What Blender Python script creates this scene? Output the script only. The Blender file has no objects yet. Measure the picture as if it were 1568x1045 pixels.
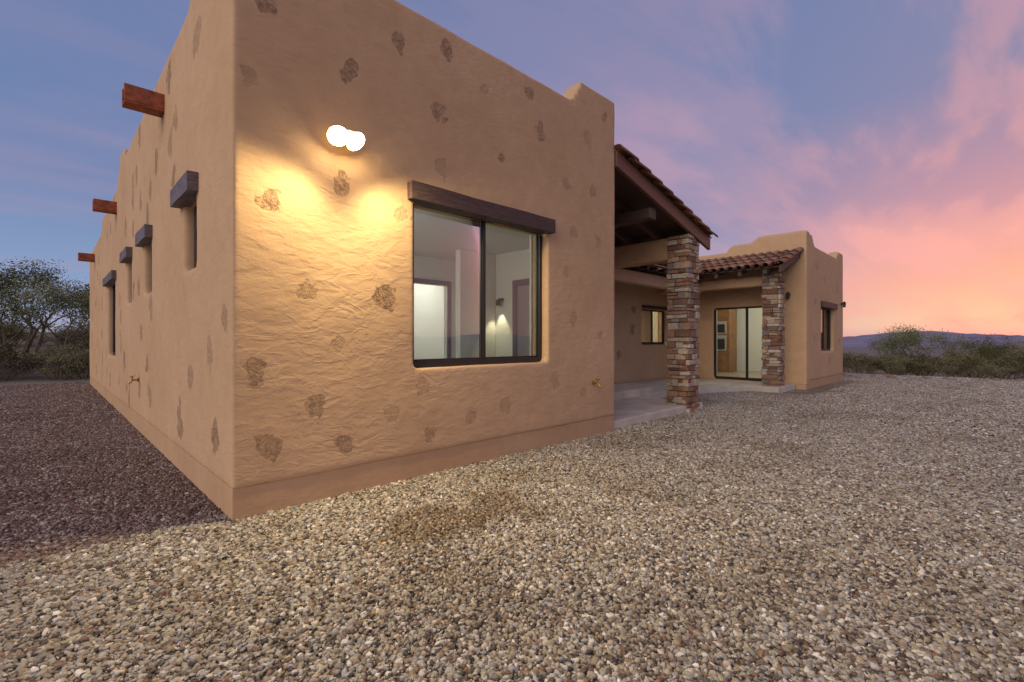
import bpy, bmesh, math, random
import numpy as np
from mathutils import Vector, Matrix, Euler, noise as mnoise
random.seed(7); rng=np.random.default_rng(7)
S=bpy.context.scene
COL=S.collection

# ---------------------------------------------------------------- helpers
def link(o,parent=None):
    COL.objects.link(o)
    if parent is not None: o.parent=parent
    return o
def empty(name,loc=(0,0,0)):
    e=bpy.data.objects.new(name,None); e.location=loc; e.empty_display_size=.3
    COL.objects.link(e); return e
def box(bm,x0,x1,y0,y1,z0,z1):
    v=[bm.verts.new(p) for p in ((x0,y0,z0),(x1,y0,z0),(x1,y1,z0),(x0,y1,z0),(x0,y0,z1),(x1,y0,z1),(x1,y1,z1),(x0,y1,z1))]
    for f in ((0,3,2,1),(4,5,6,7),(0,1,5,4),(1,2,6,5),(2,3,7,6),(3,0,4,7)):
        bm.faces.new([v[i] for i in f])
    return v
def finish(name,bm,mat,parent=None,bevel=0,seg=2,smooth=False,recalc=True):
    if recalc: bmesh.ops.recalc_face_normals(bm,faces=bm.faces[:])
    me=bpy.data.meshes.new(name); bm.to_mesh(me); bm.free()
    o=bpy.data.objects.new(name,me); link(o,parent)
    if mat: me.materials.append(mat)
    if bevel:
        m=o.modifiers.new('bevel','BEVEL'); m.width=bevel; m.segments=seg; m.limit_method='ANGLE'
    if smooth:
        for p in me.polygons: p.use_smooth=True
    return o
def boxes(name,lst,mat,parent=None,bevel=0.004,seg=2):
    bm=bmesh.new()
    for b in lst: box(bm,*b)
    return finish(name,bm,mat,parent,bevel,seg)
def cyl(bm,p0,p1,r0,r1=None,n=12,caps=True):
    p0=Vector(p0);p1=Vector(p1)
    if r1 is None:r1=r0
    d=(p1-p0).normalized()
    a=d.orthogonal().normalized(); b=d.cross(a)
    A=[];B=[]
    for i in range(n):
        t=2*math.pi*i/n
        o=a*math.cos(t)+b*math.sin(t)
        A.append(bm.verts.new(p0+o*r0));B.append(bm.verts.new(p1+o*r1))
    for i in range(n):
        j=(i+1)%n
        bm.faces.new((A[i],A[j],B[j],B[i]))
    if caps:
        bm.faces.new(A[::-1]);bm.faces.new(B)

# ---------------------------------------------------------------- materials
def newmat(name):
    m=bpy.data.materials.new(name); m.use_nodes=True
    nt=m.node_tree; b=nt.nodes['Principled BSDF']
    return m,nt,b
def N(nt,t,**k):
    n=nt.nodes.new(t)
    for a,v in k.items(): setattr(n,a,v)
    return n
def ramp(nt,fac,stops,interp='LINEAR'):
    r=N(nt,'ShaderNodeValToRGB'); r.color_ramp.interpolation=interp
    els=r.color_ramp.elements
    while len(els)<len(stops): els.new(.5)
    for e,(p,c) in zip(els,stops):
        e.position=p; e.color=(*c,1) if len(c)==3 else c
    nt.links.new(fac,r.inputs[0]); return r.outputs[0]
def noise(nt,vec,scale,detail=4,rough=.55,dist=0):
    n=N(nt,'ShaderNodeTexNoise'); n.inputs['Scale'].default_value=scale; n.inputs['Detail'].default_value=detail
    n.inputs['Roughness'].default_value=rough; n.inputs['Distortion'].default_value=dist
    if vec is not None: nt.links.new(vec,n.inputs['Vector'])
    return n.outputs['Fac']
def pos(nt): return N(nt,'ShaderNodeNewGeometry').outputs['Position']
def math_(nt,op,a,b=None,c=None,clamp=False):
    n=N(nt,'ShaderNodeMath',operation=op); n.use_clamp=clamp
    for i,v in enumerate((a,b,c)):
        if v is None: continue
        if isinstance(v,(int,float)): n.inputs[i].default_value=v
        else: nt.links.new(v,n.inputs[i])
    return n.outputs[0]
def mixc(nt,fac,a,b,mode='MIX'):
    n=N(nt,'ShaderNodeMix',data_type='RGBA',blend_type=mode)
    for s,v in ((n.inputs[0],fac),(n.inputs[6],a),(n.inputs[7],b)):
        if isinstance(v,(int,float)): s.default_value=v
        elif isinstance(v,tuple): s.default_value=(*v,1) if len(v)==3 else v
        else: nt.links.new(v,s)
    return n.outputs[2]
def bump(nt,h,strength,dist,prev=None):
    n=N(nt,'ShaderNodeBump'); n.inputs['Strength'].default_value=strength; n.inputs['Distance'].default_value=dist
    nt.links.new(h,n.inputs['Height'])
    if prev is not None: nt.links.new(prev,n.inputs['Normal'])
    return n.outputs[0]
def mapping(nt,vec,scale=(1,1,1),rot=(0,0,0),loc=(0,0,0)):
    n=N(nt,'ShaderNodeMapping'); n.inputs['Scale'].default_value=scale; n.inputs['Rotation'].default_value=rot; n.inputs['Location'].default_value=loc
    nt.links.new(vec,n.inputs['Vector']); return n.outputs[0]

def stucco(name,c0,c1,rough=.9,fine=1.0,patches=True):
    m,nt,b=newmat(name); P=pos(nt)
    big=noise(nt,P,.9,4); mid=noise(nt,P,6,4,.6)
    col=ramp(nt,math_(nt,'ADD',math_(nt,'MULTIPLY',big,.6),math_(nt,'MULTIPLY',mid,.4)),[(.35,c0),(.65,c1)])
    s1=noise(nt,mapping(nt,P,(1,1,1.9),(0,.35,0)),3.6,3,.5,1.0)
    rid=math_(nt,'ABSOLUTE',math_(nt,'SUBTRACT',s1,.5))
    rid=math_(nt,'SUBTRACT',1,math_(nt,'MULTIPLY',rid,10),clamp=True)
    amt=ramp(nt,big,[(.44,(0,0,0)),(.58,(1,1,1))])
    h=math_(nt,'MULTIPLY',rid,amt)
    s2=noise(nt,mapping(nt,P,(1,1,2.2),(0,-.25,0)),7,4,.5,.5)
    h=math_(nt,'ADD',math_(nt,'MULTIPLY',h,.20),math_(nt,'MULTIPLY',s2,.8))
    h=math_(nt,'ADD',h,math_(nt,'MULTIPLY',noise(nt,P,70,3,.7),.14))
    if patches:
        a=N(nt,'ShaderNodeAttribute',attribute_name='patch').outputs['Fac']
        dk=N(nt,'ShaderNodeAttribute',attribute_name='patch_dark').outputs['Fac']
        n=noise(nt,P,26,5,.74,1.0)
        n2=noise(nt,P,8,2,.5,.3)
        k=math_(nt,'ADD',a,math_(nt,'MULTIPLY',math_(nt,'SUBTRACT',n2,.5),2.0))
        k=math_(nt,'ADD',k,math_(nt,'MULTIPLY',math_(nt,'SUBTRACT',n,.5),.6))
        k=math_(nt,'MULTIPLY',math_(nt,'SUBTRACT',k,.46),10,clamp=True)
        k=math_(nt,'MULTIPLY',k,math_(nt,'MULTIPLY',a,12,clamp=True))
        pc=ramp(nt,n,[(.40,(.11,.065,.04)),(.49,(.27,.165,.10)),(.60,(.45,.29,.175))])
        k2=math_(nt,'MULTIPLY',k,dk)
        col=mixc(nt,k2,col,pc)
        h=math_(nt,'ADD',h,math_(nt,'MULTIPLY',k,math_(nt,'SUBTRACT',math_(nt,'MULTIPLY',n,2.0),1.5)))
    nt.links.new(col,b.inputs['Base Color']); b.inputs['Roughness'].default_value=rough
    b.inputs['Specular IOR Level'].default_value=.25
    nt.links.new(bump(nt,h,.44*fine,.018),b.inputs['Normal'])
    return m
M_stucco=stucco('stucco',(.515,.335,.19),(.60,.40,.24))
M_stem=stucco('stem_stucco',(.47,.295,.17),(.54,.355,.21),fine=.5,patches=False)

def simple(name,c,rough=.6,metal=0,var=.15,scale=20,bmp=.0):
    m,nt,b=newmat(name); P=pos(nt); n=noise(nt,P,scale,4)
    lo=tuple(x*(1-var) for x in c); hi=tuple(min(1,x*(1+var)) for x in c)
    nt.links.new(ramp(nt,n,[(.3,lo),(.7,hi)]),b.inputs['Base Color'])
    b.inputs['Roughness'].default_value=rough; b.inputs['Metallic'].default_value=metal
    if bmp: nt.links.new(bump(nt,n,.6,bmp),b.inputs['Normal'])
    return m
M_frame=simple('bronze_frame',(.018,.015,.015),.45)
M_wood_dark=simple('dark_wood',(.075,.045,.032),.65,bmp=.004,scale=8)
def lintelmat(name,lo,hi):
    m,nt,b=newmat(name); P=pos(nt)
    n=noise(nt,mapping(nt,P,(2,2,14)),5,6,.65)
    nt.links.new(ramp(nt,n,[(.3,lo),(.7,hi)]),b.inputs['Base Color'])
    b.inputs['Roughness'].default_value=.6
    nt.links.new(bump(nt,n,.7,.006),b.inputs['Normal']); return m
M_lintel=lintelmat('weathered_lintel',(.030,.015,.015),(.085,.05,.046))
M_lintel2=lintelmat('faded_lintel',(.07,.05,.055),(.20,.165,.18))
M_rust=simple('rusted_steel',(.32,.085,.035),.6,.1,.45,14,.002)
def plain(name,c,rough):
    m,nt,b=newmat(name); b.inputs['Base Color'].default_value=(*c,1); b.inputs['Roughness'].default_value=rough; return m
M_white=plain('white_drywall',(.70,.70,.67),.9)
M_trim=plain('door_trim',(.15,.11,.16),.6)
M_floor=simple('interior_tile',(.35,.28,.22),.3)
M_cab=simple('wood_cabinet',(.24,.11,.045),.4,var=.3,scale=6)
M_steel=plain('stainless',(.35,.35,.36),.3)
M_black=plain('black_metal',(.015,.014,.013),.45)
M_brass=simple('brass',(.45,.30,.10),.35,.9)
M_conc=simple('concrete',(.56,.50,.42),.85,var=.16,scale=3,bmp=.003)
def glass():
    m=bpy.data.materials.new('window_glass'); m.use_nodes=True; nt=m.node_tree; nt.nodes.clear()
    o=N(nt,'ShaderNodeOutputMaterial'); mx=N(nt,'ShaderNodeMixShader'); fr=N(nt,'ShaderNodeFresnel'); fr.inputs[0].default_value=1.5
    t=N(nt,'ShaderNodeBsdfTransparent'); t.inputs[0].default_value=(.82,.87,.85,1)
    g=N(nt,'ShaderNodeBsdfGlossy'); g.inputs['Roughness'].default_value=.01
    f=math_(nt,'MULTIPLY_ADD',fr.outputs[0],.95,.03,clamp=True)
    nt.links.new(f,mx.inputs[0]); nt.links.new(t.outputs[0],mx.inputs[1]); nt.links.new(g.outputs[0],mx.inputs[2]); nt.links.new(mx.outputs[0],o.inputs[0])
    return m
M_glass=glass()
def emis(name,c,s):
    m,nt,b=newmat(name); b.inputs['Base Color'].default_value=(*c,1)
    b.inputs['Emission Color'].default_value=(*c,1); b.inputs['Emission Strength'].default_value=s; return m
M_bulb=emis('lit_bulb',(1,.80,.45),55)
M_halo=emis('warm_halo',(1,.70,.30),1.6)  # glow for the cones that imitate a halo round the bulbs
M_bulb2=emis('lit_shade',(1,.72,.35),6)
def vcol(name,attr,rough=.8,bmp=.006,scale=30,mulv=.35):
    m,nt,b=newmat(name); a=N(nt,'ShaderNodeAttribute',attribute_name=attr); P=pos(nt)
    n=noise(nt,P,scale,5,.65)
    c=mixc(nt,mulv*2,a.outputs['Color'],ramp(nt,n,[(.3,(.35,.35,.35)),(.7,(1,1,1))]),'MULTIPLY')
    nt.links.new(c,b.inputs['Base Color']); b.inputs['Roughness'].default_value=rough
    nt.links.new(bump(nt,n,.8,bmp),b.inputs['Normal']); return m
M_stone=vcol('ledge_stone','Col',.85,.012,26)
M_tile=vcol('clay_tile','Col',.75,.003,22)

# ---------------------------------------------------------------- house walls
house=empty('adobe_house')
EPS=.012
def seg_boxes(a0,a1,openings,profile,z0):
    cuts={a0,a1}
    for o in openings: cuts|={o[0],o[1]}
    for p in profile: cuts|={p[0],p[1]}
    cuts=sorted(c for c in cuts if a0<=c<=a1)
    out=[]
    for l,r in zip(cuts[:-1],cuts[1:]):
        mid=(l+r)/2
        top=[p[2] for p in profile if p[0]<=mid<=p[1]][0]
        op=sorted([(o[2],o[3]) for o in openings if o[0]<mid<o[1]])
        z=z0
        for (b,t) in op:
            if b>z: out.append((l,r,z,b))
            z=t
        if top>z: out.append((l,r,z,top))
    return out
def wallX(y0,y1,a0,a1,op,prof,z0=.22):
    return [(l-EPS*(l>a0),r+EPS*(r<a1),y0,y1,b-EPS*(b>z0),t) for l,r,b,t in seg_boxes(a0,a1,op,prof,z0)]
def wallY(x0,x1,a0,a1,op,prof,z0=.22):
    return [(x0,x1,l-EPS*(l>a0),r+EPS*(r<a1),b-EPS*(b>z0),t) for l,r,b,t in seg_boxes(a0,a1,op,prof,z0)]
T=.28
left_op=[(4.93,5.5,1.97,2.62),(7.40,8.05,1.93,2.60),(9.3,9.95,1.90,2.60),(11.7,13.3,1.0,2.5)]
fp=[(1.213,3.82,1),(1.058,3.24,0),(1.216,2.38,2),(1.48,1.69,1),(2.184,1.69,2),(1.748,2.60,1),(1.844,3.59,1),(2.304,4.05,1),
(3.353,4.01,0),(2.756,3.55,1),(2.354,2.46,0),(3.594,3.33,1),(2.80,3.0,0),(4.24,3.81,1),(5.197,4.0,0),(4.752,3.31,0),(5.315,3.34,0),
(4.75,2.15,0),(5.42,2.65,0),(1.73,1.24,0),(1.10,1.08,1),(1.548,.775,1),(1.19,.51,1),(2.237,.64,0),(2.574,.875,0),(1.81,.42,1),
(2.663,.41,1),(3.17,.495,0),(3.67,.57,0),(4.52,.79,0),(4.9,1.57,0),(4.07,4.2,1),(2.85,4.2,1),(5.6,4.45,1),(5.1,.6,0),(5.5,1.4,0),(4.9,2.7,0)]
PT=[]
for (x,z,k) in fp:
    PT.append(((x,3.82,z),(.085,.088,.11)[k]*random.uniform(.85,1.1),random.uniform(1,1.4),(.32,.68,1.0)[k]*random.uniform(.8,1.05)))
yy=4.25
while yy<18.5:
    for z in (.5,1.1,1.6,2.15,2.9,3.3,3.75,4.15):
        if random.random()<.38: continue
        y=yy+random.uniform(-.3,.3); zz=z+random.uniform(-.18,.18)
        if any(a-.15<y<b+.15 and c-.1<zz<d+.3 for a,b,c,d in left_op): continue
        if zz>4.2 and y>11: continue
        if zz<.4: continue
        PT.append(((.95,y,zz),random.uniform(.10,.14),random.uniform(1,1.7),random.uniform(.35,.8)))
    yy+=.85
for (x,z) in ((15.4,3.4),(16.3,3.1),(15.2,1.4),(17.9,2.9),(18.2,1.3),(15.3,2.4),(16.9,.7)):
    PT.append(((x,3.46,z),.12,1.1,.35))
PT.append(((14.4,7.0,1.6),.13,1.2,.6))
for (x,z) in ((11.9,1.6),(9.5,1.1),(11.2,.9),(12.0,2.2)):
    PT.append(((x,7.2,z),.13,1.2,.7))
def adobe(name,lst,voxel,iters,disp=.018):
    bm=bmesh.new()
    for b in lst: box(bm,*b)
    o=finish(name,bm,M_stucco,house)
    r=o.modifiers.new('remesh','REMESH'); r.mode='VOXEL'; r.voxel_size=voxel; r.use_smooth_shade=True
    s=o.modifiers.new('smooth','SMOOTH'); s.factor=.5; s.iterations=iters
    t=bpy.data.textures.new(name+'_t','CLOUDS'); t.noise_scale=.55; t.noise_depth=2
    d=o.modifiers.new('disp','DISPLACE'); d.texture=t; d.strength=disp; d.mid_level=.5; d.texture_coords='GLOBAL'
    t2=bpy.data.textures.new(name+'_t2','CLOUDS'); t2.noise_scale=.13; t2.noise_depth=2
    d=o.modifiers.new('disp2','DISPLACE'); d.texture=t2; d.strength=disp*.2; d.mid_level=.5; d.texture_coords='GLOBAL'
    dg=bpy.context.evaluated_depsgraph_get()
    me=bpy.data.meshes.new_from_object(o.evaluated_get(dg)); o.modifiers.clear(); o.data=me
    if not me.materials: me.materials.append(M_stucco)
    n=len(me.vertices); co=np.empty(n*3,dtype=np.float32); me.vertices.foreach_get('co',co); co=co.reshape(-1,3)
    pm=np.zeros(n,dtype=np.float32); pd=np.zeros(n,dtype=np.float32)
    for (c,rad,st,dk) in PT:
        d=co-np.array(c,dtype=np.float32)
        d[:,2]/=st
        dist=np.sqrt((d**2).sum(1))/rad
        v=np.clip(1.25-dist*.85,0,1)*(dist<1.47)
        q=v>pm; pm[q]=v[q]; pd[dist<1.7]=dk
    at=me.attributes.new('patch','FLOAT','POINT'); at.data.foreach_set('value',pm)
    at=me.attributes.new('patch_dark','FLOAT','POINT'); at.data.foreach_set('value',pd)
    return o
front_op=[(2.46,4.40,1.04,2.64)]
front_prof=[(.95,4.86,4.42),(4.86,4.92,4.46),(4.92,4.98,4.54),(4.98,5.05,4.64),(5.05,5.86,4.74)]
left_prof=[(3.82,5.2,4.46),(5.2,10.3,4.40),(10.3,10.5,4.55),(10.5,10.9,4.62),(10.9,11.1,4.45),(11.1,11.3,4.3),(11.3,14.6,4.15),(14.6,14.8,4.0),(14.8,19,3.85)]
near=wallX(3.82,3.82+T,.95,5.86,front_op,front_prof)+\
     wallY(.95,.95+T,3.82,19,left_op,left_prof)+\
     wallY(5.86-T,5.86,3.82,7.4,[],[(3.82,4.3,4.74),(4.3,7.4,4.42)])
adobe('near_walls',near,.026,8,.014)
back_op=[(12.45,13.95,1.20,2.26)]
wing_op=[(15.95,17.5,1.0,2.30)]
door_op=[(4.05,5.95,.16,2.30)]
wing_prof=[(14.4,15.0,4.22),(15.0,15.1,4.12),(15.1,15.2,4.0),(15.2,17.9,3.92),(17.9,18.1,4.05),(18.1,18.77,4.18)]
side_prof=[(3.46,4.7,4.27),(4.7,4.8,4.18),(4.8,5.4,4.12),(5.4,5.5,4.02),(5.5,7.6,3.92)]
far=wallX(7.2,7.2+T,5.7,14.6,back_op,[(5.7,14.6,3.95)],.1)+\
    wallX(3.46,3.46+T,14.4,18.77,wing_op,wing_prof)+\
    wallY(14.4,14.4+T,3.46,7.6,door_op,side_prof,.1)+\
    wallY(18.77-T,18.77,3.46,19,[],[(3.46,4.2,4.18),(4.2,19,3.95)])+\
    wallX(19-T,19,.95,18.77,[],[(.95,18.77,3.85)])
adobe('far_walls',far,.045,4,.012)
st=[(.957,5.85,3.832,4.08,-.3,.232),(.957,1.2,4.081,18.98,-.3,.232),(5.6,5.852,4.081,7.3,-.3,.232),
    (14.41,18.76,3.472,3.72,-.3,.232),(18.5,18.758,3.721,18.98,-.3,.232)]
boxes('stem_wall',st,M_stem,house,.006)
boxes('flat_roof',[(1.2,5.6,4.08,7.3,3.7,3.85),(1.2,18.5,7.45,18.75,3.55,3.7),(14.65,18.5,3.7,7.44,3.55,3.7)],M_conc,house,0)

# ---------------------------------------------------------------- windows
def mapf(axis,c):
    if axis=='x': return lambda a,d,z:(a,c+d,z)
    return lambda a,d,z:(c+d,a,z)
def wbox(bm,f,a0,a1,d0,d1,z0,z1):
    p=f(a0,d0,z0);q=f(a1,d1,z1)
    box(bm,min(p[0],q[0]),max(p[0],q[0]),min(p[1],q[1]),max(p[1],q[1]),z0,z1)
def window(name,axis,c,a0,a1,z0,z1,mull,rec=.10,fw=.022,s=.014):
    f=mapf(axis,c); bm=bmesh.new(); d0=rec;d1=rec+.07
    wbox(bm,f,a0-.10,a0+fw,d0,d1,z0-.08,z1+.08); wbox(bm,f,a1-fw,a1+.10,d0,d1,z0-.08,z1+.08)
    wbox(bm,f,a0+fw,a1-fw,d0,d1,z0-.08,z0+fw); wbox(bm,f,a0+fw,a1-fw,d0,d1,z1-fw,z1+.08)
    for m in mull: wbox(bm,f,m-.024,m+.024,d0+.004,d1-.004,z0+fw,z1-fw)
    edges=[a0+fw]+[x for m in mull for x in (m-.024,m+.024)]+[a1-fw]
    gb=bmesh.new()
    for i in range(0,len(edges),2):
        l,r=edges[i],edges[i+1]; o=.014+.018*((i//2)%2)
        wbox(bm,f,l,l+s,d0+o,d0+o+.025,z0+fw,z1-fw);wbox(bm,f,r-s,r,d0+o,d0+o+.025,z0+fw,z1-fw)
        wbox(bm,f,l+s,r-s,d0+o,d0+o+.025,z0+fw,z0+fw+s);wbox(bm,f,l+s,r-s,d0+o,d0+o+.025,z1-fw-s,z1-fw)
        q=[gb.verts.new(f(a,d0+o+.012,z)) for a,z in ((l,z0+fw),(r,z0+fw),(r,z1-fw),(l,z1-fw))]
        gb.faces.new(q)
    finish(name+'_frame',bm,M_frame,house,.002,1)
    finish(name+'_glass',gb,M_glass,house)
window('front_window','x',3.82,2.51,4.37,1.085,2.66,[3.44])
window('left_window_a','y',.95,4.97,5.46,2.02,2.62,[],rec=.09)
window('left_window_b','y',.95,7.44,8.01,1.98,2.60,[],rec=.09)
window('left_window_c','y',.95,9.34,9.91,1.95,2.60,[],rec=.09)
window('left_window_d','y',.95,11.74,13.26,1.04,2.48,[12.5],rec=.09)
window('kitchen_window','x',7.2,12.48,13.92,1.23,2.24,[13.2],rec=.08)
window('wing_window','x',3.46,15.98,17.47,1.03,2.28,[16.7],rec=.09)
window('sliding_door','y',14.4,4.08,5.92,.20,2.28,[5.0],rec=.08)
boxes('window_dark_panels',[(1.14,1.16,4.9,5.55,1.9,2.7),(1.14,1.16,7.3,8.1,1.9,2.7),(1.14,1.16,9.2,10.0,1.9,2.7),(1.14,1.16,11.6,13.4,.9,2.6),(15.9,17.6,3.69,3.71,.9,2.4)],plain('dark_panel',(.03,.033,.038),.8),house,0)  # dark sheets added behind the glass so these windows read unlit
def lintel(name,b,mat):
    bm=bmesh.new(); box(bm,*b)
    bmesh.ops.subdivide_edges(bm,edges=bm.edges[:],cuts=7,use_grid_fill=True)
    for v in bm.verts:
        v.co+=mnoise.noise_vector(v.co*5)*.008
    return finish(name,bm,mat,house,0,smooth=False)
for n,b in (('front_window_lintel',(2.40,4.43,3.735,3.90,2.615,2.775)),('left_lintel_a',(.865,1.0,4.83,5.6,2.60,2.76)),
 ('left_lintel_b',(.87,1.0,7.3,8.15,2.58,2.74)),('left_lintel_c',(.87,1.0,9.2,10.05,2.58,2.73)),('left_lintel_d',(.88,1.0,11.5,13.5,2.47,2.62)),
 ('wing_lintel',(15.85,17.65,3.39,3.53,2.28,2.45))):
    lintel(n,b,M_lintel2 if 'left' in n else M_lintel)
def canale(name,y,z,x0=.60,w=.2,h=.2):
    t=.025
    bm=bmesh.new()
    box(bm,x0,1.1,y,y+w,z,z+t)
    box(bm,x0,1.1,y,y+t,z+t,z+h); box(bm,x0,1.1,y+w-t,y+w,z+t,z+h)
    box(bm,x0+.01,1.1,y+t,y+w-t,z+h-t-.002,z+h-.002)
    box(bm,x0+.06,x0+.075,y+t,y+w-t,z+t,z+h-t-.002)
    finish(name,bm,M_rust,house,.006)
canale('canale_a',6.5,3.86);canale('canale_b',11.4,3.68,.62);canale('canale_c',16.8,3.42,.62)

# ---------------------------------------------------------------- interior
def room(name,x0,x1,y0,y1,z0,z1,opx0=(),opx1=(),opy0=(),opy1=()):
    t=.03;L=[]
    L+=[(a,b,y0,y0+t,c,d) for a,b,c,d in seg_boxes(x0,x1,list(opy0),[(x0,x1,z1)],z0)]
    L+=[(a,b,y1-t,y1,c,d) for a,b,c,d in seg_boxes(x0,x1,list(opy1),[(x0,x1,z1)],z0)]
    L+=[(x0,x0+t,a,b,c,d) for a,b,c,d in seg_boxes(y0+t,y1-t,list(opx0),[(y0+t,y1-t,z1)],z0)]
    L+=[(x1-t,x1,a,b,c,d) for a,b,c,d in seg_boxes(y0+t,y1-t,list(opx1),[(y0+t,y1-t,z1)],z0)]
    L+=[(x0,x1,y0,y1,z1+.001,z1+.05)]
    boxes(name,L,M_white,house,0)
    boxes(name+'_floor',[(x0,x1,y0,y1,z0-.06,z0-.001)],M_floor,house,0)
room('bedroom',1.25,5.56,4.105,7.0,.27,2.78,opy0=[(2.47,4.39,1.05,2.65)],opy1=[(4.35,5.2,.27,2.3)])
room('hallway',3.4,5.56,7.03,9.5,.27,2.78,opy0=[(4.35,5.2,.27,2.3)])
room('kitchen',9.0,14.3,7.49,11,.27,2.78,opy0=[(12.46,13.94,1.21,2.25)])
room('great_room',14.69,18.45,3.76,8.2,.19,2.78,opx0=[(4.06,5.94,.19,2.29)])
boxes('door_casing',[(4.27,4.348,6.93,6.968,.27,2.38),(5.202,5.28,6.93,6.968,.27,2.38),(4.348,5.202,6.93,6.968,2.302,2.38),
  (5.50,5.528,4.50,4.62,.27,2.30),(5.50,5.528,5.47,5.57,.27,2.30),(5.50,5.528,4.62,5.47,2.20,2.30)],M_trim,house,.004)
boxes('bedroom_door',[(5.515,5.529,4.621,5.469,.28,2.199)],plain('door_grey',(.30,.27,.33),.5),house,0)
boxes('closet_partition',[(4.75,5.52,6.0,6.12,.27,2.777)],M_white,house,0)
boxes('interior_shelf',[(4.5,4.8,9.0,9.4,z,z+.03) for z in (1.2,1.6,2.0)],M_trim,house,0)
boxes('kitchen_cabinets',[(9.2,14.2,10.6,10.96,.28,1.18),(9.2,11.7,10.68,10.96,1.75,2.5),(12.0,13.1,10.68,10.96,1.75,2.5),(17.3,18.0,6.55,7.25,.20,2.6)],M_cab,house,.01)
boxes('kitchen_cabinet_doors',[(9.25+i*.6,9.8+i*.6,10.655,10.678,1.8,2.45) for i in range(4)]+[(12.05,12.5,10.655,10.678,1.8,2.45),(12.55,13.05,10.655,10.678,1.8,2.45)],M_cab,house,.008)
boxes('wall_oven',[(17.27,17.298,6.65,7.15,.95,1.5),(17.27,17.298,6.65,7.15,1.55,2.0)],M_steel,house,.01)
boxes('oven_glass',[(17.262,17.269,6.7,7.1,1.0,1.38),(17.262,17.269,6.7,7.1,1.6,1.9)],M_black,house,0)
def can(x,y,power,col):
    bm=bmesh.new(); cyl(bm,(x,y,2.755),(x,y,2.775),.09,n=20)
    finish('ceiling_light',bm,M_bulb2,house)
    l=bpy.data.lights.new('ceiling_lamp','POINT'); l.energy=power; l.color=col; l.shadow_soft_size=.09
    o=bpy.data.objects.new('ceiling_lamp',l); o.location=(x,y,2.6); link(o,house)
can(2.2,5.4,38,(1,.98,.86))
can(4.6,8.2,42,(1,.96,.86))
can(12.8,9.2,70,(1,.75,.45))
can(16.4,5.2,75,(1,.90,.68))
bm=bmesh.new()
for x in (12.3,13.0,13.7):
    cyl(bm,(x,8.8,1.95),(x,8.8,2.12),.07,.03,n=14); cyl(bm,(x,8.8,2.12),(x,8.8,2.77),.006,n=6)
finish('kitchen_pendants',bm,M_bulb2,house)
bm=bmesh.new(); box(bm,5.47,5.527,5.80,5.90,1.98,2.02); cyl(bm,(5.44,5.85,1.9),(5.44,5.85,1.99),.04)
finish('bedroom_sconce',bm,M_black,house)
l=bpy.data.lights.new('sconce_lamp','SPOT'); l.energy=16; l.spot_size=1.2; l.spot_blend=.5; l.color=(1,.85,.5); l.shadow_soft_size=.02
o=bpy.data.objects.new('sconce_lamp',l); o.location=(5.44,5.85,1.88); link(o,house)

# ---------------------------------------------------------------- porch
patio=empty('concrete_patio')
boxes('lower_slab',[(5.865,8.95,3.88,5.3,-.2,.13)],M_conc,patio,.012)
def prism(name,pts,z0,z1,mat,par):
    bm=bmesh.new()
    lo=[bm.verts.new((x,y,z0)) for x,y in pts]; hi=[bm.verts.new((x,y,z1)) for x,y in pts]
    bm.faces.new(lo[::-1]);bm.faces.new(hi)
    for k in range(len(pts)):
        j=(k+1)%len(pts); bm.faces.new((lo[k],lo[j],hi[j],hi[k]))
    return finish(name,bm,mat,par,.012)
prism('upper_slab',[(5.865,5.301),(9.6,5.301),(9.6,7.195),(5.865,7.195)],-.2,.27,M_conc,patio)
prism('side_slab',[(9.601,5.301),(11.0,5.301),(12.95,4.35),(12.95,3.72),(14.395,3.72),(14.395,7.195),(9.601,7.195)],-.2,.14,M_conc,patio)

stonecols=[(.27,.13,.08),(.36,.20,.12),(.45,.33,.22),(.55,.45,.33),(.30,.25,.21),(.22,.12,.08),(.40,.22,.13),(.33,.18,.10),(.50,.38,.25),(.60,.52,.42)]
def stone_column(name,x0,x1,y0,y1,z0,z1,seed):
    rs=random.Random(seed); bm=bmesh.new(); cl=bm.loops.layers.float_color.new('Col')
    def st(b):
        n0=len(bm.faces); vs=box(bm,*b)
        for v in vs: v.co+=Vector((rs.uniform(-.008,.008),rs.uniform(-.008,.008),rs.uniform(-.007,.007)))
        c=rs.choice(stonecols); k=rs.uniform(.8,1.2)
        bm.faces.ensure_lookup_table()
        for f in bm.faces[n0:]:
            for lp in f.loops: lp[cl]=(c[0]*k,c[1]*k,c[2]*k,1)
    z=z0
    while z<z1-.02:
        h=min(rs.uniform(.06,.14),z1-z)
        for face in range(4):
            a0,a1=(x0,x1) if face%2==0 else (y0,y1)
            a=a0-(.02 if rs.random()<.5 else -.03)
            end=a1+.01
            while a<end-.02:
                w=rs.uniform(.13,.32)
                b=min(a+w,end); 
                if end-b<.07:b=end
                parts=[(z,z+h-.009)]
                if h>.10 and rs.random()<.4: 
                    s_=rs.uniform(.35,.65); parts=[(z,z+h*s_-.004),(z+h*s_,z+h-.009)]
                for (q0,q1) in parts:
                    p=rs.uniform(0,.04); dpt=.1
                    if face==0: st((a,b-.009,y0-p,y0+dpt,q0,q1))
                    elif face==2: st((a,b-.009,y1-dpt,y1+p,q0,q1))
                    elif face==3: st((x0-p,x0+dpt,a,b-.009,q0,q1))
                    else: st((x1-dpt,x1+p,a,b-.009,q0,q1))
                a=b
        z+=h
    o=finish(name,bm,M_stone,house,.013,2)
    boxes(name+'_core',[(x0+.025,x1-.025,y0+.025,y1-.025,z0,z1-.01)],simple('mortar_'+name,(.14,.10,.08),.95),house,0)
stone_column('near_stone_column',8.27,8.68,3.86,4.25,0.0,3.24,3)
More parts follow.
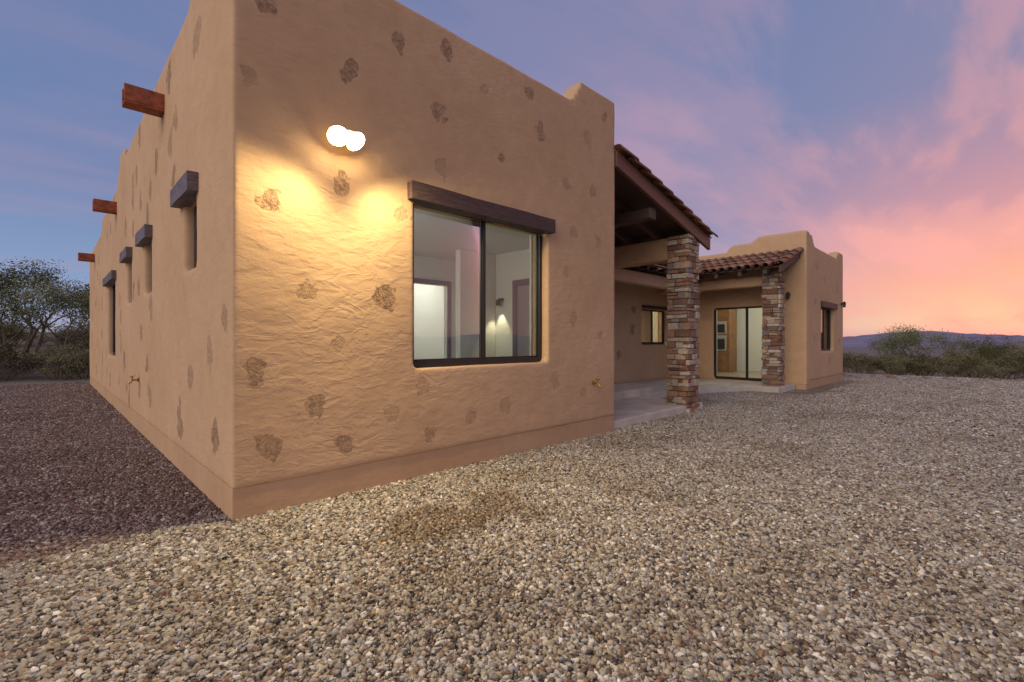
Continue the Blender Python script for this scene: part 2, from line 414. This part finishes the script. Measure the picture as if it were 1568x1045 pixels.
stone_column('far_stone_column',13.31,13.71,3.82,4.2,0.0,3.22,5)
def soft(name,L,vox=.03):
    bm=bmesh.new()
    for b in L: box(bm,*b)
    o=finish(name,bm,M_stucco,house)
    r=o.modifiers.new('remesh','REMESH'); r.mode='VOXEL'; r.voxel_size=vox; r.use_smooth_shade=True
    s=o.modifiers.new('s','SMOOTH'); s.iterations=4; s.factor=.5
soft('porch_beams',[(8.32,8.62,4.2,7.3,2.82,3.24),(13.36,13.66,4.15,7.3,2.74,3.02),(8.5,13.5,5.9,6.15,2.66,2.96)])

tilecols=[(.30,.13,.075),(.24,.10,.06),(.36,.17,.10),(.20,.095,.065),(.33,.19,.12),(.27,.115,.07)]
def tile_roof(name,o,A,L,Sv,W,seed,rake0=False,rake1=False,clip=None):
    o=Vector(o);A=Vector(A).normalized();Sv=Vector(Sv).normalized();Nn=A.cross(Sv)
    if Nn.z<0:Nn=-Nn
    rs=random.Random(seed); bm=bmesh.new(); cl=bm.loops.layers.float_color.new('Col')
    def tile(c,d0,d1,r0,r1,l0,l1,big=1):
        K=8;rows=[]
        for (d,r,l) in ((d0,r0,l0),(d1,r1,l1)):
            row=[]
            for k in range(K+1):
                t=math.pi*k/K
                row.append(bm.verts.new(o+A*(c+math.cos(t)*r)+Sv*d+Nn*(l+math.sin(t)*r*.8)))
            rows.append(row)
        c_=rs.choice(tilecols);kk=rs.uniform(.75,1.25)
        for k in range(K):
            f=bm.faces.new((rows[0][k],rows[0][k+1],rows[1][k+1],rows[1][k])); f.smooth=True
            for lp in f.loops: lp[cl]=(c_[0]*kk,c_[1]*kk,c_[2]*kk,1)
    n=int(L/.21); sp=L/n; rows=max(1,int(W/.36)); rl=W/rows
    for i in range(n):
        for j in range(rows):
            c=(i+.5)*sp+rs.uniform(-.006,.006)
            p=o+A*c+Sv*((j+.5)*rl)
            if clip and not clip(p): continue
            tile(c,j*rl-.05,(j+1)*rl+.02,.088,.075,.05+rs.uniform(0,.008),.028)
            cc=c+sp/2
            v=[o+A*(cc-.06)+Sv*(j*rl-.03)+Nn*.035,o+A*(cc+.06)+Sv*(j*rl-.03)+Nn*.035,o+A*(cc+.06)+Sv*((j+1)*rl)+Nn*.02,o+A*(cc-.06)+Sv*((j+1)*rl)+Nn*.02]
            f=bm.faces.new([bm.verts.new(q) for q in v])
            for lp in f.loops: lp[cl]=(.14,.065,.04,1)
    for flag,c in ((rake0,.0),(rake1,L)):
        if flag:
            for j in range(rows):
                tile(c,j*rl-.05,(j+1)*rl+.03,.11,.095,.055,.03)
    ob=finish(name,bm,M_tile,house,recalc=False)
    m=ob.modifiers.new('sol','SOLIDIFY'); m.thickness=.014; m.offset=0
    return ob
def slab_poly(name,P,th,mat):
    bm=bmesh.new(); a=[bm.verts.new(p) for p in P]; b=[bm.verts.new((p[0],p[1],p[2]-th)) for p in P]
    bm.faces.new(a);bm.faces.new(b[::-1])
    for k in range(len(P)):
        j=(k+1)%len(P); bm.faces.new((a[k],b[k],b[j],a[j]))
    return finish(name,bm,mat,house)
z_hi,z_lo=4.02,3.24; xa,xb=5.87,9.12
tile_roof('near_porch_tiles',(xb,3.80,z_lo),(0,1,0),3.5,(-(xb-xa),0,z_hi-z_lo),math.hypot(xb-xa,z_hi-z_lo),1,rake0=True)
slab_poly('near_porch_deck',[(xa,3.86,z_hi),(xb-.04,3.86,z_lo+.01),(xb-.04,7.3,z_lo+.01),(xa,7.3,z_hi)],.03,M_wood_dark)
def sloped_beam(name,x0,z0,x1,z1,y0,y1,h,mat=M_wood_dark):
    bm=bmesh.new()
    v=[bm.verts.new(p) for p in ((x0,y0,z0),(x1,y0,z1),(x1,y0,z1-h),(x0,y0,z0-h),(x0,y1,z0),(x1,y1,z1),(x1,y1,z1-h),(x0,y1,z0-h))]
    for f in ((0,1,2,3),(4,7,6,5),(0,4,5,1),(3,2,6,7),(0,3,7,4),(1,5,6,2)): bm.faces.new([v[i] for i in f])
    return finish(name,bm,mat,house,.006)
sloped_beam('rake_fascia',xa+.005,z_hi+.025,xb-.02,z_lo+.03,3.80,3.858,.22,simple('fascia_paint',(.16,.075,.05),.55,bmp=.002))
for k,y in enumerate((4.45,5.05,5.65,6.25,6.85)):
    sloped_beam('porch_rafter_%d'%k,xa,z_hi-.032,xb-.1,z_lo-.02,y,y+.09,.16)
boxes('porch_viga',[(7.0,7.2,3.9,7.2,3.3,3.48)],M_wood_dark,house,.02)
x2a,x2b=12.72,14.39; z2l,z2h=3.13,3.70
tile_roof('far_porch_tiles',(x2a,3.62,z2l),(0,1,0),3.6,(x2b-x2a,0,z2h-z2l),math.hypot(x2b-x2a,z2h-z2l),2,rake0=True)
slab_poly('far_porch_deck',[(x2a+.04,3.66,z2l+.01),(x2b,3.66,z2h),(x2b,7.2,z2h),(x2a+.04,7.2,z2l+.01)],.03,M_wood_dark)
sloped_beam('far_rake_fascia',x2a+.02,z2l+.03,x2b,z2h+.02,3.60,3.655,.18)
for k in range(6):
    y=3.95+k*.6
    sloped_beam('far_rafter_%d'%k,x2a+.08,z2l-.02,x2b-.02,z2h-.03,y,y+.09,.13)
yb,yt=5.55,7.19; zbl,zbh=3.08,3.62
tile_roof('back_porch_tiles',(9.2,yb,zbl),(1,0,0),3.9,(0,yt-yb,zbh-zbl),math.hypot(yt-yb,zbh-zbl),4,clip=lambda p:p.x<12.9 or p.y>5.55+(p.x-12.9))
slab_poly('back_porch_deck',[(5.9,yb+.04,zbl+.0),(13.0,yb+.04,zbl+.0),(13.0,yt,zbh-.01),(5.9,yt,zbh-.01)],.03,M_wood_dark)
bm=bmesh.new()
for k in range(11):
    x=8.75+k*.42
    cyl(bm,(x,5.62,3.02),(x,7.2,3.02),.055,n=12)
finish('vigas',bm,M_wood_dark,house)
boxes('kitchen_lintel',[(12.42,13.98,7.16,7.19,2.262,2.36)],M_lintel,house,.01)

# ---------------------------------------------------------------- fixtures
fl=empty('flood_light')
bm=bmesh.new()
cyl(bm,(1.74,3.835,2.98),(1.74,3.78,2.98),.06,n=24)
cyl(bm,(1.74,3.79,2.98),(1.70,3.735,2.99),.014); cyl(bm,(1.74,3.79,2.98),(1.78,3.735,2.99),.014)
for s_ in (-1,1):
    cyl(bm,(1.74+s_*.045,3.755,3.03),(1.74+s_*.05,3.735,3.01),.03,.034,n=24)
finish('flood_housing',bm,plain('flood_paint',(.6,.55,.45),.4),fl)
bm=bmesh.new()
for s_ in (-1,1):
    cyl(bm,(1.74+s_*.05,3.734,3.009),(1.74+s_*.075,3.665,2.935),.034,.082,n=32,caps=False)
finish('flood_halo',bm,M_halo,fl,smooth=True)  # glowing cones added to give the bulbs a warm halo
bm=bmesh.new()
for s_ in (-1,1):
    bmesh.ops.create_icosphere(bm,subdivisions=4,radius=.062,matrix=Matrix.Translation((1.74+s_*.070,3.672,2.945)))
finish('flood_bulb',bm,M_bulb,fl,smooth=True)
for x,tx in ((1.58,-.5),(1.90,.55)):
    l=bpy.data.lights.new('flood_lamp','SPOT'); l.energy=140; l.color=(1,.79,.40); l.spot_size=math.radians(166); l.spot_blend=.7; l.shadow_soft_size=.06
    o=bpy.data.objects.new('flood_lamp',l); o.location=(x,3.54,2.84)
    o.rotation_euler=Vector((tx,-.65,-1)).to_track_quat('-Z','Y').to_euler(); link(o,fl)

def lantern(loc,face):
    e=empty('wall_lantern',loc); bm=bmesh.new(); nx,ny=face
    cyl(bm,(-nx*.0,-ny*.0,0),(nx*.03,ny*.03,0),.045,n=16)
    cyl(bm,(nx*.03,ny*.03,.02),(nx*.08,ny*.08,.07),.01)
    c=(nx*.08,ny*.08)
    cyl(bm,(c[0],c[1],.03),(c[0],c[1],.08),.055,.018,n=10)
    cyl(bm,(c[0],c[1],-.11),(c[0],c[1],-.095),.036,.04,n=10)
    for k in range(6):
        t=math.pi/4+k*math.pi/3
        cyl(bm,(c[0]+.036*math.cos(t),c[1]+.036*math.sin(t),-.10),(c[0]+.048*math.cos(t),c[1]+.048*math.sin(t),.04),.005,n=6)
    finish('lantern_frame',bm,M_black,e)
    bm=bmesh.new(); cyl(bm,(c[0],c[1],-.094),(c[0],c[1],.029),.03,.042,n=10); finish('lantern_glass',bm,plain('smoked_glass',(.06,.05,.045),.2),e)
lantern((14.39,3.88,2.55),(-1,0)); lantern((18.45,3.45,2.5),(0,-1))
def faucet(loc,face):
    e=empty('hose_faucet',loc); nx,ny=face; bm=bmesh.new()
    cyl(bm,(0,0,0),(nx*.015,ny*.015,0),.03); cyl(bm,(0,0,0),(nx*.09,ny*.09,0),.012)
    cyl(bm,(nx*.07,ny*.07,.0),(nx*.12,ny*.12,-.05),.014,.016); cyl(bm,(nx*.07,ny*.07,0),(nx*.075,ny*.075,.05),.008)
    cyl(bm,(nx*.075,ny*.075,.045),(nx*.078,ny*.078,.055),.03,n=10)
    finish('faucet_body',bm,M_brass,e)
faucet((5.32,3.82,.73),(0,-1)); faucet((.95,8.5,.75),(-1,0))

# ---------------------------------------------------------------- terrain
def sm(a,b,x):
    t=np.clip((x-a)/(b-a),0,1); return t*t*(3-2*t)
def H(x,y):
    d=np.maximum(0,x-22.0)
    h=-np.minimum(d*.048,8+0*d)-sm(150,2500,d)*55
    e=np.maximum(0,y-19.5)
    h=h+sm(0,16,e)*1.0*(1-sm(12,20,x))+sm(10,80,e)*1.5*(1-sm(12,20,x))
    dd=np.hypot(x,y); 
    h=h-sm(120,2500,dd)*30*(1-sm(20,200,x))
    h=h+np.where(dd>24,.12*np.sin(x*.31+1)*np.cos(y*.27)*sm(24,40,dd),0)
    return h
rr=[0.0]+[1.6*1.075**k for k in range(128)]
nseg=200
th=np.linspace(0,2*np.pi,nseg,endpoint=False)
V=[(6,4,float(H(np.float64(6),np.float64(4))))]
for r in rr[1:]:
    x=6+r*np.cos(th);y=4+r*np.sin(th);z=H(x,y)
    V+=list(zip(x.tolist(),y.tolist(),z.tolist()))
F=[(0,1+k,1+(k+1)%nseg) for k in range(nseg)]
for i in range(len(rr)-2):
    b=1+i*nseg;c=b+nseg
    for k in range(nseg):
        j=(k+1)%nseg; F.append((b+k,c+k,c+j,b+j))
me=bpy.data.meshes.new('ground'); me.from_pydata(V,[],F); me.update()
for p in me.polygons:p.use_smooth=True
ground=bpy.data.objects.new('ground',me); link(ground)
m,nt,b=newmat('gravel_ground'); P=pos(nt)
sep=N(nt,'ShaderNodeSeparateXYZ'); nt.links.new(P,sep.inputs[0])
vo=N(nt,'ShaderNodeTexVoronoi'); vo.inputs['Scale'].default_value=60; nt.links.new(P,vo.inputs['Vector'])
sepc=N(nt,'ShaderNodeSeparateColor'); nt.links.new(vo.outputs['Color'],sepc.inputs[0])
PEB=[(0,(.05,.043,.038)),(.12,(.15,.115,.085)),(.19,(.26,.15,.09)),(.28,(.30,.24,.175)),(.44,(.44,.37,.25)),(.58,(.33,.315,.29)),(.70,(.54,.47,.35)),(.82,(.43,.42,.40)),(.92,(.68,.62,.51)),(1,(.88,.84,.76))]
gc=ramp(nt,sepc.outputs[0],PEB)
dk=ramp(nt,vo.outputs['Distance'],[(.3,(1,1,1)),(.75,(.35,.3,.27))])
gc=mixc(nt,1,gc,dk,'MULTIPLY')
dirt=ramp(nt,noise(nt,P,.35,6,.7),[(.35,(.13,.085,.055)),(.55,(.20,.14,.095)),(.7,(.09,.09,.045))])
hazed_scrub=ramp(nt,noise(nt,P,.02,6,.7),[(.35,(.10,.09,.085)),(.6,(.18,.155,.155)),(.7,(.08,.085,.075))])
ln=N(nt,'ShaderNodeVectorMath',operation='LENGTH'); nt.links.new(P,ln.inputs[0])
dirt=mixc(nt,math_(nt,'MULTIPLY',math_(nt,'SUBTRACT',ln.outputs['Value'],60),.0012,clamp=True),dirt,hazed_scrub)  # aerial haze painted into the ground colour, growing with distance
wob=math_(nt,'MULTIPLY',math_(nt,'SUBTRACT',noise(nt,P,.25,4),.5),5)
mx=math_(nt,'MULTIPLY',math_(nt,'SUBTRACT',math_(nt,'ADD',sep.outputs[0],wob),20.5),.6,clamp=True)
my=math_(nt,'MULTIPLY',math_(nt,'SUBTRACT',math_(nt,'ADD',sep.outputs[1],wob),20.5),.6,clamp=True)
mask=math_(nt,'MAXIMUM',mx,my)
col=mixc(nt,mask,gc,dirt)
def stain(nt,P):
    # dusty, compacted areas where the gravel is thin and dirt-coated
    base=ramp(nt,noise(nt,P,.75,3),[(.36,(.78,.75,.70)),(.50,(1,1,1))])
    d=N(nt,'ShaderNodeVectorMath',operation='DISTANCE'); nt.links.new(mapping(nt,P,(.75,1.25,1),(0,0,0)),d.inputs[0]); d.inputs[1].default_value=(1.65,3.45,0)
    v=math_(nt,'ADD',d.outputs['Value'],math_(nt,'MULTIPLY',math_(nt,'SUBTRACT',noise(nt,P,2.4,3),.5),1.5))
    sp_=ramp(nt,v,[(.30,(.60,.52,.42)),(.55,(1,1,1))])
    return mixc(nt,1,base,sp_,'MULTIPLY')
col=mixc(nt,1,col,stain(nt,P),'MULTIPLY')
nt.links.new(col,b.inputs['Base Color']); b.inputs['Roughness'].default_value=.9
inv=math_(nt,'SUBTRACT',1,vo.outputs['Distance'])
nt.links.new(bump(nt,inv,.8,.02),b.inputs['Normal'])
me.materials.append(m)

# gravel: modelled pebbles in a few patches laid over the yard ------------------
def pebmat(name):
    m,nt,b=newmat(name); a=N(nt,'ShaderNodeAttribute',attribute_name='Col'); P=pos(nt)
    n=noise(nt,P,170,2,.6)
    c=mixc(nt,.5,a.outputs['Color'],ramp(nt,n,[(.3,(.5,.48,.45)),(.7,(1,1,1))]),'MULTIPLY')
    c=mixc(nt,1,c,stain(nt,P),'MULTIPLY')
    nt.links.new(c,b.inputs['Base Color']); b.inputs['Roughness'].default_value=.6; return m
M_peb=pebmat('pebbles')
PEBR=[(0,(.07,.045,.04)),(.3,(.17,.095,.07)),(.55,(.23,.14,.11)),(.75,(.30,.22,.18)),(.92,(.40,.33,.28)),(1,(.6,.54,.47))]
def ico_variants(sub):
    out=[]
    for k in range(7):
        bm=bmesh.new(); bmesh.ops.create_icosphere(bm,subdivisions=sub,radius=1)
        for v in bm.verts:
            v.co+=mnoise.noise_vector(v.co*.95+Vector((k*7.3,k*3.1,1)))*.75
        bm.verts.ensure_lookup_table()
        out.append((np.array([v.co[:] for v in bm.verts],dtype=np.float32),np.array([[v.index for v in f.verts] for f in bm.faces],dtype=np.int32)))
        bm.free()
    return out
IC2=ico_variants(2); IC1=ico_variants(1)
def pebble_tile(name,size,n,r,stops,IC,seed):
    g=np.random.default_rng(seed); VV=[];FF=[];CC=[];off=0
    sx=[s[0] for s in stops]; sc=np.array([s[1] for s in stops])
    per=n//len(IC)
    for (bv,bf_) in IC:
        m_=per
        s=(g.random((m_,3))*np.array([.45,.5,.42])+np.array([.9,.6,.42]))*r*(g.random((m_,1))*.70+.62)**2.4
        R=np.empty((m_,3,3))
        for q in range(m_):
            R[q]=np.array(Euler((g.uniform(-.6,.6),g.uniform(-.6,.6),g.uniform(0,6.283))).to_matrix())
        v=bv[None]*s[:,None,:]
        v=np.einsum('nij,nkj->nki',R,v)
        c=np.empty((m_,3)); c[:,0]=g.random(m_)*size-size/2; c[:,1]=g.random(m_)*size-size/2; c[:,2]=g.random(m_)*r*.9
        v=v+c[:,None,:]
        t=g.random(m_); col=np.stack([np.interp(t,sx,sc[:,k]) for k in range(3)],1)*g.uniform(.8,1.15,(m_,1))
        nv=bv.shape[0]
        FF.append((bf_[None]+(np.arange(m_)*nv)[:,None,None]+off).reshape(-1,3)); off+=m_*nv
        VV.append(v.reshape(-1,3)); CC.append(np.repeat(col,nv,axis=0))
    V=np.concatenate(VV).astype(np.float32);F=np.concatenate(FF).astype(np.int32);C=np.concatenate(CC)
    me=bpy.data.meshes.new(name)
    me.vertices.add(len(V)); me.vertices.foreach_set('co',V.ravel())
    me.loops.add(F.size); me.loops.foreach_set('vertex_index',F.ravel())
    me.polygons.add(len(F)); me.polygons.foreach_set('loop_start',np.arange(0,F.size,3,dtype=np.int32)); me.polygons.foreach_set('loop_total',np.full(len(F),3,dtype=np.int32))
    me.polygons.foreach_set('use_smooth',np.ones(len(F),dtype=bool))
    me.update(calc_edges=True)
    at=me.attributes.new('Col','FLOAT_COLOR','POINT'); at.data.foreach_set('color',np.concatenate([C,np.ones((len(C),1))],1).astype(np.float32).ravel())
    me.materials.append(M_peb); return me
def lay(name,tiles,size,x0,x1,y0,y1,seed,skip=None,parent=None):
    rs=random.Random(seed); e=parent or empty(name)
    nx=math.ceil((x1-x0)/size); ny=math.ceil((y1-y0)/size)
    for i in range(nx):
        for j in range(ny):
            cx=x0+(i+.5)*size; cy=y0+(j+.5)*size
            if skip and skip(cx,cy): continue
            o=bpy.data.objects.new('gravel_patch',rs.choice(tiles)); o.location=(cx,cy,.001); o.rotation_euler=(0,0,rs.randrange(4)*math.pi/2)
            link(o,e)
    return e
TA=[pebble_tile('peb_a%d'%k,1.0,7000,.0085,PEB,IC2,30+k) for k in range(4)]
TR=[pebble_tile('peb_r%d'%k,1.0,7000,.0085,PEBR,IC2,40+k) for k in range(3)]
TB=[pebble_tile('peb_b%d'%k,2.0,13500,.0122,PEB,IC1,50+k) for k in range(3)]
TC=[pebble_tile('peb_c%d'%k,2.0,12000,.0125,PEBR,IC1,60+k) for k in range(2)]
gr=lay('gravel',TA,1.0,-2.0,9.0,-2.0,4.0,1,skip=lambda x,y:(x<1 and y>3.9) )
lay('gravel',TA,1.0,9.0,13.0,3.0,5.0,2,parent=gr)
lay('gravel',TB,2.0,9.0,23.0,-3.0,3.0,3,parent=gr)
lay('gravel',TB,2.0,13.0,23.0,-5.0,-3.0,6,parent=gr)
lay('gravel',TB,2.0,18.8,22.8,3.0,7.0,4,parent=gr)
red=lay('red_gravel',TR,1.0,-2.05,.95,4.0,10.0,5)
lay('red_gravel',TC,2.0,-3.05,.95,10.0,20.0,7,parent=red)

# ---------------------------------------------------------------- hills
bmv=[];bf=[]
ns=720
for k in range(ns):
    t=2*math.pi*k/ns; c,s=math.cos(t),math.sin(t)
    h=55+100*max(0,.45+mnoise.fractal(Vector((c*6,s*6,0)),1,2,5)*.9)+18*mnoise.noise(Vector((c*45,s*45,3)))
    for (r,z) in ((5200,-110),(6800,-60+h*.25),(8200,h*.5-10),(9900,h),(11000,-100)):
        w=mnoise.noise(Vector((c*90,s*90,r*.001)))*14
        bmv.append((r*c,r*s,z+w))
for k in range(ns):
    j=(k+1)%ns
    for q in range(4): bf.append((k*5+q,k*5+q+1,j*5+q+1,j*5+q))
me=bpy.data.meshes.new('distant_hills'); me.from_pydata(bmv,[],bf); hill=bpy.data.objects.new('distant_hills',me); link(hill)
me.materials.append(simple('hazy_rock',(.18,.165,.25),1,var=.3,scale=.003))  # mauve distance haze is mixed into the rock colour

# ---------------------------------------------------------------- vegetation
def leafmat(name,stops):
    m,nt,b=newmat(name); a=N(nt,'ShaderNodeAttribute',attribute_name='lv')
    nt.links.new(ramp(nt,a.outputs['Fac'],stops),b.inputs['Base Color']); b.inputs['Roughness'].default_value=.7
    return m
M_leaf=leafmat('palo_verde_leaf',[(0,(.06,.075,.025)),(.5,(.13,.15,.05)),(1,(.22,.22,.09))])
M_leaf2=leafmat('creosote_leaf',[(0,(.06,.055,.025)),(.5,(.13,.12,.05)),(1,(.22,.19,.085))])
M_bark=simple('bark',(.15,.125,.08),.9)
def make_plant(name,height,spread,stems,levels,leaves,leafsize,seed,lmat,r0,sgk=.055):
    rs=random.Random(seed); bm=bmesh.new(); tips=[]
    def grow(p,d,L,r,lv):
        n=3
        for i in range(n):
            d2=(d+Vector((rs.uniform(-.3,.3),rs.uniform(-.3,.3),rs.uniform(-.12,.2)))).normalized()
            q=p+d2*L/n; cyl(bm,p,q,r,r*.82,n=5,caps=False); p=q;d=d2;r*=.82
            if lv<=1: tips.append((p.copy(),lv))
        if lv>0:
            for _ in range(rs.choice((2,3,3))):
                a=rs.uniform(0,6.28); o=Vector((math.cos(a),math.sin(a),rs.uniform(-.1,.6)))
                grow(p,(d*.8+o*.75).normalized(),L*rs.uniform(.6,.85),r*.7,lv-1)
        else: tips.append((p.copy(),0))
    for s in range(stems):
        a=6.28*s/stems+rs.uniform(-.5,.5)
        d=Vector((math.cos(a)*spread,math.sin(a)*spread,1)).normalized()
        grow(Vector((math.cos(a)*r0,math.sin(a)*r0,-.1)),d,height*.34,r0,levels)
    me=bpy.data.meshes.new(name); bm.to_mesh(me); bm.free()
    mz=max(t[0].z for t in tips)
    V=[];F=[];lv=[]
    for i in range(leaves):
        t=rs.choice(tips)[0]; sg=height*sgk
        c=t+Vector((rs.gauss(0,sg),rs.gauss(0,sg),rs.gauss(0,sg*.8)))
        a=Vector((rs.gauss(0,1),rs.gauss(0,1),rs.gauss(0,1))).normalized(); b2=a.orthogonal().normalized()
        l=leafsize*rs.uniform(.5,1.5); w=l*.35
        k=len(V); V+=[c-a*l,c+b2*w,c+a*l,c-b2*w]; F.append((k,k+1,k+2,k+3))
        q=.5+.5*mnoise.noise(t*1.3/height*4)+rs.uniform(-.2,.2)+.25*(c.z/mz-.6); lv+=[min(1,max(0,q))]*4
    ml=bpy.data.meshes.new(name+'_leaves'); ml.from_pydata([tuple(v) for v in V],[],F)
    at=ml.attributes.new('lv','FLOAT','POINT'); at.data.foreach_set('value',lv)
    me.materials.append(M_bark); ml.materials.append(lmat)
    return me,ml,mz
def place(name,proto,loc,rz,sc):
    e=empty(name,loc); e.rotation_euler=(0,0,rz); e.scale=(sc,)*3
    a=bpy.data.objects.new('branches',proto[0]);link(a,e)
    b=bpy.data.objects.new('foliage',proto[1]);link(b,e)
    return e
T1=make_plant('palo_a',3.8,.55,4,3,7500,.042,11,M_leaf,.08,.048)
T2=make_plant('palo_b',3.6,.75,5,3,7500,.042,12,M_leaf,.07,.048)
B=[make_plant('bush_%d'%k,1.3,.8,6,2,2300,.027,20+k,M_leaf2,.02,.05) for k in range(4)]
def gz(x,y): return float(H(np.float64(x),np.float64(y)))
for (x,y,h,k,rz) in ((-1.9,23.5,3.5,T2,1),(.75,23.2,3.3,T1,0),(-.6,28,3.9,T1,3.3),(-4.5,28,4.1,T2,2.2),(-7,33,3.8,T1,2),(4,33,3.4,T1,4),(2.0,29,3.2,T2,5.2),(-9,27,4.,T2,5),(-13,24,4,T1,.7)):
    place('palo_verde_tree',k,(x,y,gz(x,y)-.05),rz,h/k[2])
for (x,y,s,rz) in ((29,2.3,2.3,.6),(26,.4,1.7,2.2),(28,-6,2.0,1)):
    place('palo_verde_tree',T2,(x,y,gz(x,y)-.05),rz,s/T2[2])
scrub=empty('desert_scrub')
rs=random.Random(5)
BZ=[b_[2] for b_ in B]
def bush(x,y,h):
    k=rs.randrange(4);p=B[k]; s=h/BZ[k]; e=bpy.data.objects.new('bush',None); e.location=(x,y,gz(x,y)-.03); e.rotation_euler=(0,0,rs.uniform(0,6.28)); e.scale=(s*1.15,s*1.15,s)
    link(e,scrub)
    for mm in p[:2]: link(bpy.data.objects.new('bush_part',mm),e)
for k in range(46):
    bush(rs.uniform(22.3,27),rs.uniform(-9,10),rs.uniform(.4,1.1))
for k in range(105):
    x=27+rs.random()**1.3*35; y=rs.uniform(-26,16)
    bush(x,y,rs.uniform(.8,1.75))
for k in range(60):
    bush(rs.uniform(-12,5),rs.uniform(21.5,42),rs.uniform(.6,1.6))
for k in range(160):
    a=rs.uniform(-.5,.6); r=rs.uniform(60,300); bush(r*math.cos(a),r*math.sin(a),rs.uniform(1.2,3.0))
for (x,y) in ((.3,21.4),(-1.0,21.8),(.9,21.6),(-2.2,22)):
    bush(x,y,1.1)
bm=bmesh.new()
for k in range(60):
    x=rs.uniform(21,22.6);y=rs.uniform(-5,5); r=rs.uniform(.04,.11)
    m4=Matrix.Translation((x,y,gz(x,y)+r*.3))@Matrix.Rotation(rs.random()*6,4,'Z')@Matrix.Diagonal((r*1.3,r,r*.7,1))
    res=bmesh.ops.create_icosphere(bm,subdivisions=2,radius=1,matrix=m4)
    for v in res['verts']: v.co+=mnoise.noise_vector(v.co*6)*r*.35
finish('border_rocks',bm,simple('rock',(.24,.17,.12),.9,var=.35,scale=6),None)

# ---------------------------------------------------------------- world
w=bpy.data.worlds.new('World'); S.world=w; w.use_nodes=True; nt=w.node_tree
bg=nt.nodes['Background']
tc=N(nt,'ShaderNodeTexCoord'); D=tc.outputs['Generated']
sp=N(nt,'ShaderNodeSeparateXYZ'); nt.links.new(D,sp.inputs[0])
z=math_(nt,'MAXIMUM',sp.outputs[2],0.0)
blue=ramp(nt,z,[(0,(.38,.40,.52)),(.06,(.25,.35,.57)),(.25,(.14,.22,.43)),(.6,(.16,.20,.38)),(1,(.30,.32,.46))])
sun=ramp(nt,z,[(0,(.58,.37,.38)),(.025,(.82,.52,.38)),(.10,(.88,.38,.28)),(.20,(.58,.27,.33)),(.38,(.24,.22,.37)),(1,(.22,.25,.44))])
dt=N(nt,'ShaderNodeVectorMath',operation='DOT_PRODUCT'); nt.links.new(D,dt.inputs[0]); dt.inputs[1].default_value=(.94,-.34,0)
wgt=ramp(nt,dt.outputs['Value'],[(.3,(0,0,0)),(.66,(.18,.18,.18)),(.96,(1,1,1))],'EASE')
base=mixc(nt,wgt,blue,sun)
zz=math_(nt,'ADD',z,.12)
cx=math_(nt,'DIVIDE',sp.outputs[0],zz);cy=math_(nt,'DIVIDE',sp.outputs[1],zz)
cb=N(nt,'ShaderNodeCombineXYZ'); nt.links.new(cx,cb.inputs[0]);nt.links.new(cy,cb.inputs[1])
cv=mapping(nt,cb.outputs[0],(.38,1.25,1),(0,0,math.radians(22)),(3.3,1.7,0))
c1=noise(nt,cv,1.05,7,.55,.35)
cv2=mapping(nt,cb.outputs[0],(.8,2.4,1),(0,0,math.radians(14)),(7.1,4.2,0))
c2=noise(nt,cv2,1.2,5,.55,.3)
c1=math_(nt,'ADD',math_(nt,'MULTIPLY',c1,.72),math_(nt,'MULTIPLY',c2,.28))
cm=ramp(nt,c1,[(.41,(0,0,0)),(.49,(.42,.42,.42)),(.60,(1,1,1))],'EASE')
cw=ramp(nt,dt.outputs['Value'],[(.0,(.30,.30,.30)),(.5,(.6,.6,.6)),(.8,(.95,.95,.95)),(1,(1,1,1))])
cm=mixc(nt,1,cm,cw,'MULTIPLY')
ccol=mixc(nt,wgt,(.41,.29,.43),(.92,.38,.34))
col=mixc(nt,cm,base,ccol)
sky=N(nt,'ShaderNodeTexSky'); sky.sky_type='NISHITA'; sky.sun_disc=False; sky.sun_elevation=math.radians(1); sky.sun_rotation=math.radians(105)
skm=mixc(nt,1,sky.outputs[0],(.03,.03,.03),'MULTIPLY')
col=mixc(nt,1,col,skm,'ADD')
nt.links.new(col,bg.inputs[0]); bg.inputs[1].default_value=1.0

sl_=bpy.data.lights.new('fill_sun','SUN'); sl_.energy=1.9; sl_.angle=math.radians(60); sl_.color=(1,.83,.68)  # soft fill added from opposite the sunset to lift walls and ground
so=bpy.data.objects.new('fill_sun',sl_); link(so)
so.rotation_euler=Vector((.92,.13,-.42)).to_track_quat('-Z','Y').to_euler(); so.location=(-5,-5,12)

# ---------------------------------------------------------------- camera
cam=bpy.data.cameras.new('camera'); cam.sensor_width=36; cam.lens=16.65; cam.clip_end=30000; cam.clip_start=.05
co=bpy.data.objects.new('camera',cam); link(co); co.location=(0,0,1.3); co.rotation_euler=(math.radians(90),0,math.radians(-44.6))
S.camera=co
S.view_settings.view_transform='Standard'; S.view_settings.look='None'; S.view_settings.exposure=0
